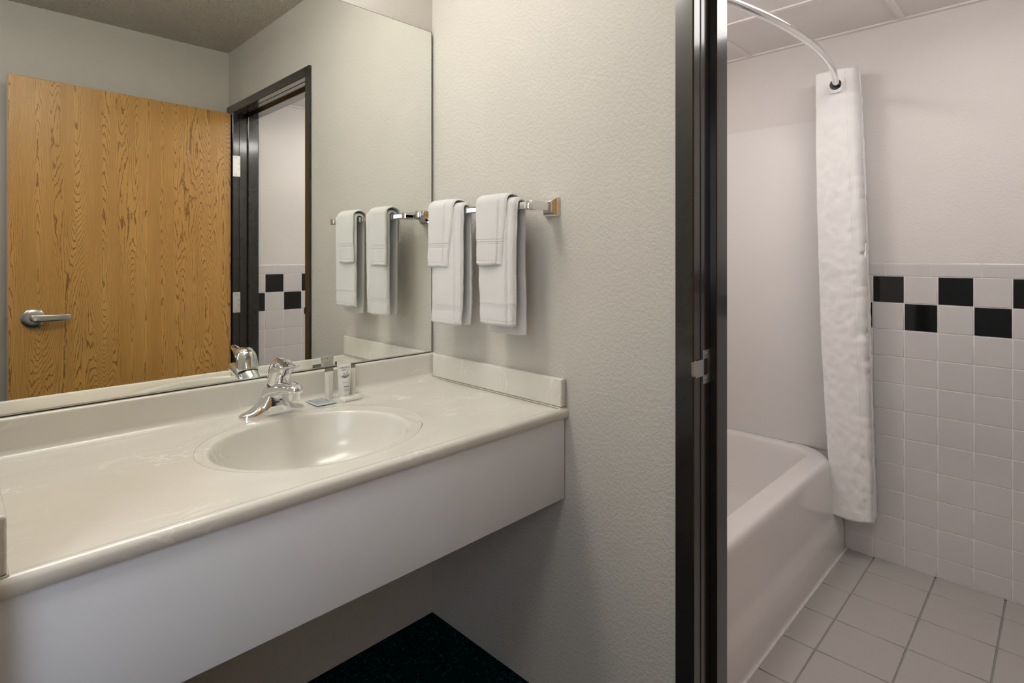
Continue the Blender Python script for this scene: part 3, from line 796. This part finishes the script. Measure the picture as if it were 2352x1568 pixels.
towel('washcloth', 'small white washcloth over the towel nearer the right-hand post', 'washcloth', gw, -.357, -.482, 1.222, 1.30, .0180, .007, 5.2, (0, .034), -.60, bands=(.060, .066, .072))

# ================================================================ bathtub
tub = empty('bathtub', (.817, -.51, 0)); tag(tub, 'white enamelled bathtub with a plain apron, behind the dark door jamb', 'bathtub')
TX0, TX1 = TW+.012, X2-.0005
def rrect(x0, x1, y0, y1, rads):     # rads: corner radii at (x1,y0), others
    def inside(x, y):
        if not (x0 <= x <= x1 and y0 <= y <= y1): return False
        for (cx_, cy_, sx, sy, rr_) in ((x1, y0, 1, -1, rads[0]), (x0, y0, -1, -1, rads[1]), (x1, y1, 1, 1, rads[2]), (x0, y1, -1, 1, rads[3])):
            ox, oy = cx_-sx*rr_, cy_-sy*rr_
            if rr_ > 0 and (x-ox)*sx > 0 and (y-oy)*sy > 0 and math.hypot(x-ox, y-oy) > rr_: return False
        return True
    return inside
TC = (.80, -.50)
def polar(inside, a):
    lo, hi = 0, 1.5; c, s = math.cos(a), math.sin(a)
    for _ in range(30):
        m_ = (lo+hi)/2
        if inside(TC[0]+c*m_, TC[1]+s*m_): lo = m_
        else: hi = m_
    return (TC[0]+c*lo, TC[1]+s*lo)
NA = 360
def cdir(x, y): return math.atan2(y-TC[1], x-TC[0]) % (2*PI)
angs = [2*PI*k/NA for k in range(NA)]
for x, y in ((TX1, -.905), (TX0, -.905), (TX1, -.125), (TX0, -.125)):
    a_ = cdir(x, y); i = min(range(NA), key=lambda k: abs(angs[k]-a_)); angs[i] = a_
YBK = -.1205
outer = [  # z, front y, corner radius at far front corner
    (.000, -.910, .0), (.060, -.909, .003), (.110, -.907, .008), (.125, -.9055, .010), (.150, -.8995, .014), (.170, -.8945, .018), (.182, -.8925, .02), (.200, -.892, .025),
    (.260, -.889, .045), (.310, -.886, .075), (.345, -.8835, .105), (.370, -.8825, .128), (.382, -.8805, .140), (.390, -.8775, .150), (.396, -.8735, .156), (.3995, -.868, .160), (.4010, -.861, .162), (.4012, -.850, .166)]
rings = []
for z, fy, cr in outer:
    f_ = rrect(TX0, TX1, fy, YBK, (cr, 0, 0, 0)); rings.append([(polar(f_, a_)[0]-.817, polar(f_, a_)[1]+.51, z) for a_ in angs])
inner = [(.4000, -.800, .035, .10), (.3985, -.7935, .040, .10), (.394, -.788, .045, .10), (.385, -.784, .05, .10), (.36, -.779, .056, .10), (.30, -.770, .072, .11), (.22, -.757, .10, .12), (.15, -.742, .13, .13), (.11, -.722, .165, .14), (.090, -.69, .21, .15), (.082, -.62, .28, .12)]
for z, fy, ins, cr in inner:
    f_ = rrect(TX0+.05+ins*1.2, TX1-ins, fy, YBK-.05-(-.80+.0-fy)*0-ins*.4, (cr,)*4); rings.append([(polar(f_, a_)[0]-.817, polar(f_, a_)[1]+.51, z) for a_ in angs])
loft('tub_shell', rings, tub_m, tub, angle=60, cap=True)
bm = bmesh.new(); addtube(bm, [(TX0-.817+.01+1.37*i/60, -.402+.0008*noise.noise(Vector((i*.9, 0, 0))), .001) for i in range(61)], .0055, 8); bmobj('caulk_bead', bm, caulkw_m, tub, True)
bm = bmesh.new(); addtube(bm, [(TX0+.20-.817, .11, .086), (TX0+.20-.817, .11, .090)], [.028, .026], 24); bmobj('drain', bm, chrome_m, tub, angle=40)
su = empty('tub_surround', (.817, -.13, .40)); tag(su, 'smooth white wall surround panel rising above the tub', 'tub surround')
box('end_panel', X2-.0065-.817, X2-.0005-.817, -.775, .0085, .0015, 1.446, surround_m, su, .0015, 2)
box('back_panel', TX0+.007-.817, X2-.007-.817, .0035, .0095, .0015, 1.446, surround_m, su, .0015, 2)
box('side_panel', TX0-.817+.0005, TX0-.817+.0065, -.775, .0085, .0015, 1.446, surround_m, su, .0015, 2)

# ---- curved rod and curtain
RZ = 1.955
def rody(x): # arc bowing out over the tub edge
    c = (TX0+X2)/2; h = (X2-TX0)/2; sgt = .112; Rr = (h*h+sgt*sgt)/(2*sgt)
    return -.865-(math.sqrt(Rr*Rr-(x-c)**2)-(Rr-sgt))
rd = empty('shower_rod', (.823, -.9, RZ)); tag(rd, 'curved chrome shower curtain rod above the tub', 'shower rod')
tube('rod', [(x-.823, rody(x)+.9, 0) for x in [TX0+.004+(X2-TX0-.008)*i/60 for i in range(61)]], .0127, chrome_m, rd, 24)
for s, x in ((1, X2-.001), (-1, TX0+.001)):
    f_ = empty('flange', (x-.823, rody(x)+.9, 0)); f_.parent = rd
    tube('mount', [(0, 0, 0), (-s*.006, 0, 0), (-s*.020, 0, 0), (-s*.030, 0, 0)], [.034, .034, .020, .016], chrome_m, f_, 28)
cu = empty('shower_curtain', (1.43, -.92, .17)); tag(cu, 'white fabric shower curtain bunched at the tiled wall, hanging outside the tub', 'shower curtain')
NP = 8; per = 26
ns = NP*per; nz = 300; ZT = 2.013; ZBm = .178
V = []; F = []
def cur(s, z):    # s in folds, z height
    k = int(min(NP-1, math.floor(s))); f = s-k
    dn = (ZT-z)/(ZT-ZBm)
    yl = -.826-.063*dn**2.2 + (.008 if k else 0)
    yr = -.949-.072*dn if k == 0 else -.981-.054*dn**.7+.010*k/7
    yl += .006*math.sin(k*1.9+1)*(k > 0); yr += (.006*math.sin(k*2.7+.5)*(.35+.7*dn) if k > 0 else 0)
    tri = .5-.5*math.cos(PI*(f if k % 2 == 0 else 1-f)); tri = .5*tri+.5*(f if k % 2 == 0 else 1-f)
    y = yl+(yr-yl)*tri
    x = 1.3905+.0120*s+(.005*min(1, max(0, s-.9)*5))+.0018*math.sin(PI*f*2)
    bulge = math.sin(PI*f)
    x += -.0085*bulge*(1 if k == 0 else .3)*(.4+.8*dn)+.003*noise.noise(Vector((s*1.3, z*2.2, 1)))+.0026*noise.noise(Vector((s*5, z*17, 4)))+.0016*noise.noise(Vector((s*9, z*34, 4)))*(1+f)
    y += .003*noise.noise(Vector((s*1.5, z*5, 9)))+.0028*noise.noise(Vector((k*3, z*26, 2)))*f
    pk = (max(0, 1-abs(f-.86)/.16)+.6*max(0, 1-abs(f-.04)/.09))*(.7 if k == 0 else .4)
    x += pk*.0042*noise.noise(Vector((k*7+f*4, z*42, 6))); y += pk*.0022*noise.noise(Vector((k*5, z*38, 11)))
    x += .0022*noise.noise(Vector((s*3.5+z*2, z*13-s*4, 21)))
    return x, y
for iz in range(nz+1):
    z = ZBm+(ZT-ZBm)*iz/nz
    for i in range(ns+1):
        s = NP*i/ns; x, y = cur(min(s, NP-1e-6), z)
        zz = z
        if iz < 6: zz += (.014*(math.cos((s-.55)*PI)*.5+.2)*(-1)+.006*math.sin(s*2))*(1-iz/6)
        if iz > nz-6: zz += .008*math.sin(s*1.7+.3)*(1-(nz-iz)/6)
        V.append((x-1.43, y+.92, zz-.17))
for iz in range(nz):
    for i in range(ns):
        a_ = iz*(ns+1)+i; F.append((a_, a_+1, a_+ns+2, a_+ns+1))
o = pydata('curtain_fabric', V, F, curtain_m, cu, True, fix=False)
sm = o.modifiers.new('thickness', 'SOLIDIFY'); sm.thickness = .0011
# hem, side seam and grommet collar on the front panel
def seam(name, fn, w, n=60):
    bm = bmesh.new(); P = []
    for i in range(n+1):
        s, z = fn(i/n); x, y = cur(s, z); P.append((x-1.43-.0004, y+.92, z-.17))
    addtube(bm, P, w, 6); return bmobj(name, bm, curtain_m, cu, True)
seam('side_seam', lambda q: (.83, ZBm+.035+(ZT-ZBm-.04)*q), .0008, 200)
seam('bottom_hem', lambda q: (.02+.8*q, ZBm+.034), .0006)
seam('top_hem', lambda q: (.12+.62*q, ZT-.092), .0006)
gx, gy = 1.3825, rody(1.3835)
gr = empty('grommet', (gx-1.43, gy+.92, RZ-.17)); gr.parent = cu; gr['label'] = 'black round grommet with its shaded hole blacked in, in a white collar'
def annulus(name, r0, r1, x, mat, parent, th=.0012):
    n = 40; bm = bmesh.new(); R_ = []
    for r, xx in ((r0, x+th), (r0, x), (r1, x), (r1, x+th)):
        R_.append([bm.verts.new((xx, r*math.cos(2*PI*k/n), r*math.sin(2*PI*k/n))) for k in range(n)])
    for i in range(4):
        for k in range(n): bm.faces.new([R_[i][k], R_[i][(k+1) % n], R_[(i+1) % 4][(k+1) % n], R_[(i+1) % 4][k]])
    return bmobj(name, bm, mat, parent, angle=40)
annulus('hole_ring', .0129, .0215, -.0035, black_m, gr, .003)  # black ring also stands in for the shaded hole around the rod
annulus('collar', .0218, .034, -.0022, curtain_m, gr, .002)

# ================================================================ lamps
vl = empty('vanity_light', (-.78, -.27, ZC-.001)); tag(vl, 'long ceiling lamp with a white diffuser over the vanity, out of the frame', 'ceiling lamp')
boxes('housing', [(-.36, .36, -.13, .13, -.030, -.0005)], white_m, vl)
box('diffuser', -.34, .34, -.11, .11, -.085, -.0305, vlamp_m, vl, .008, 3)
el = empty('entry_fill_light', (-1.85, -1.15, ZC-.001)); tag(el, 'square fill lamp added between bedroom and vanity, out of the frame', 'ceiling lamp')  # added fill lamp behind the camera, evens out the towel wall
box('lens', -.20, .20, -.20, .20, -.09, -.012, efill_m, el, .015, 3)
box('pan', -.215, .215, -.215, .215, -.0125, -.0005, white_m, el)
bl = empty('bathroom_ceiling_light', (.70, -1.40, ZB-.001)); tag(bl, 'square ceiling lamp of the bathroom, out of the frame', 'ceiling lamp')
box('lens', -.30, .30, -.22, .22, -.075, -.012, blamp_m, bl, .015, 3)
box('pan', -.31, .31, -.23, .23, -.012, -.0005, white_m, bl)
sl = empty('shower_fill_light', (.60, -.46, ZB-.001)); tag(sl, 'small round fill lamp added over the tub, hidden by the doorway wall', 'ceiling lamp')  # added fill lamp, brightens the tub rim and surround
bm = bmesh.new(); addtube(bm, [(0, 0, -.012), (0, 0, -.020), (0, 0, -.045), (0, 0, -.060)], [.125, .125, .10, .05], 32); bmobj('lens', bm, sfill_m, sl, angle=50)
bm = bmesh.new(); addtube(bm, [(0, 0, 0), (0, 0, -.0118)], [.135, .135], 32); bmobj('pan', bm, white_m, sl, angle=50)
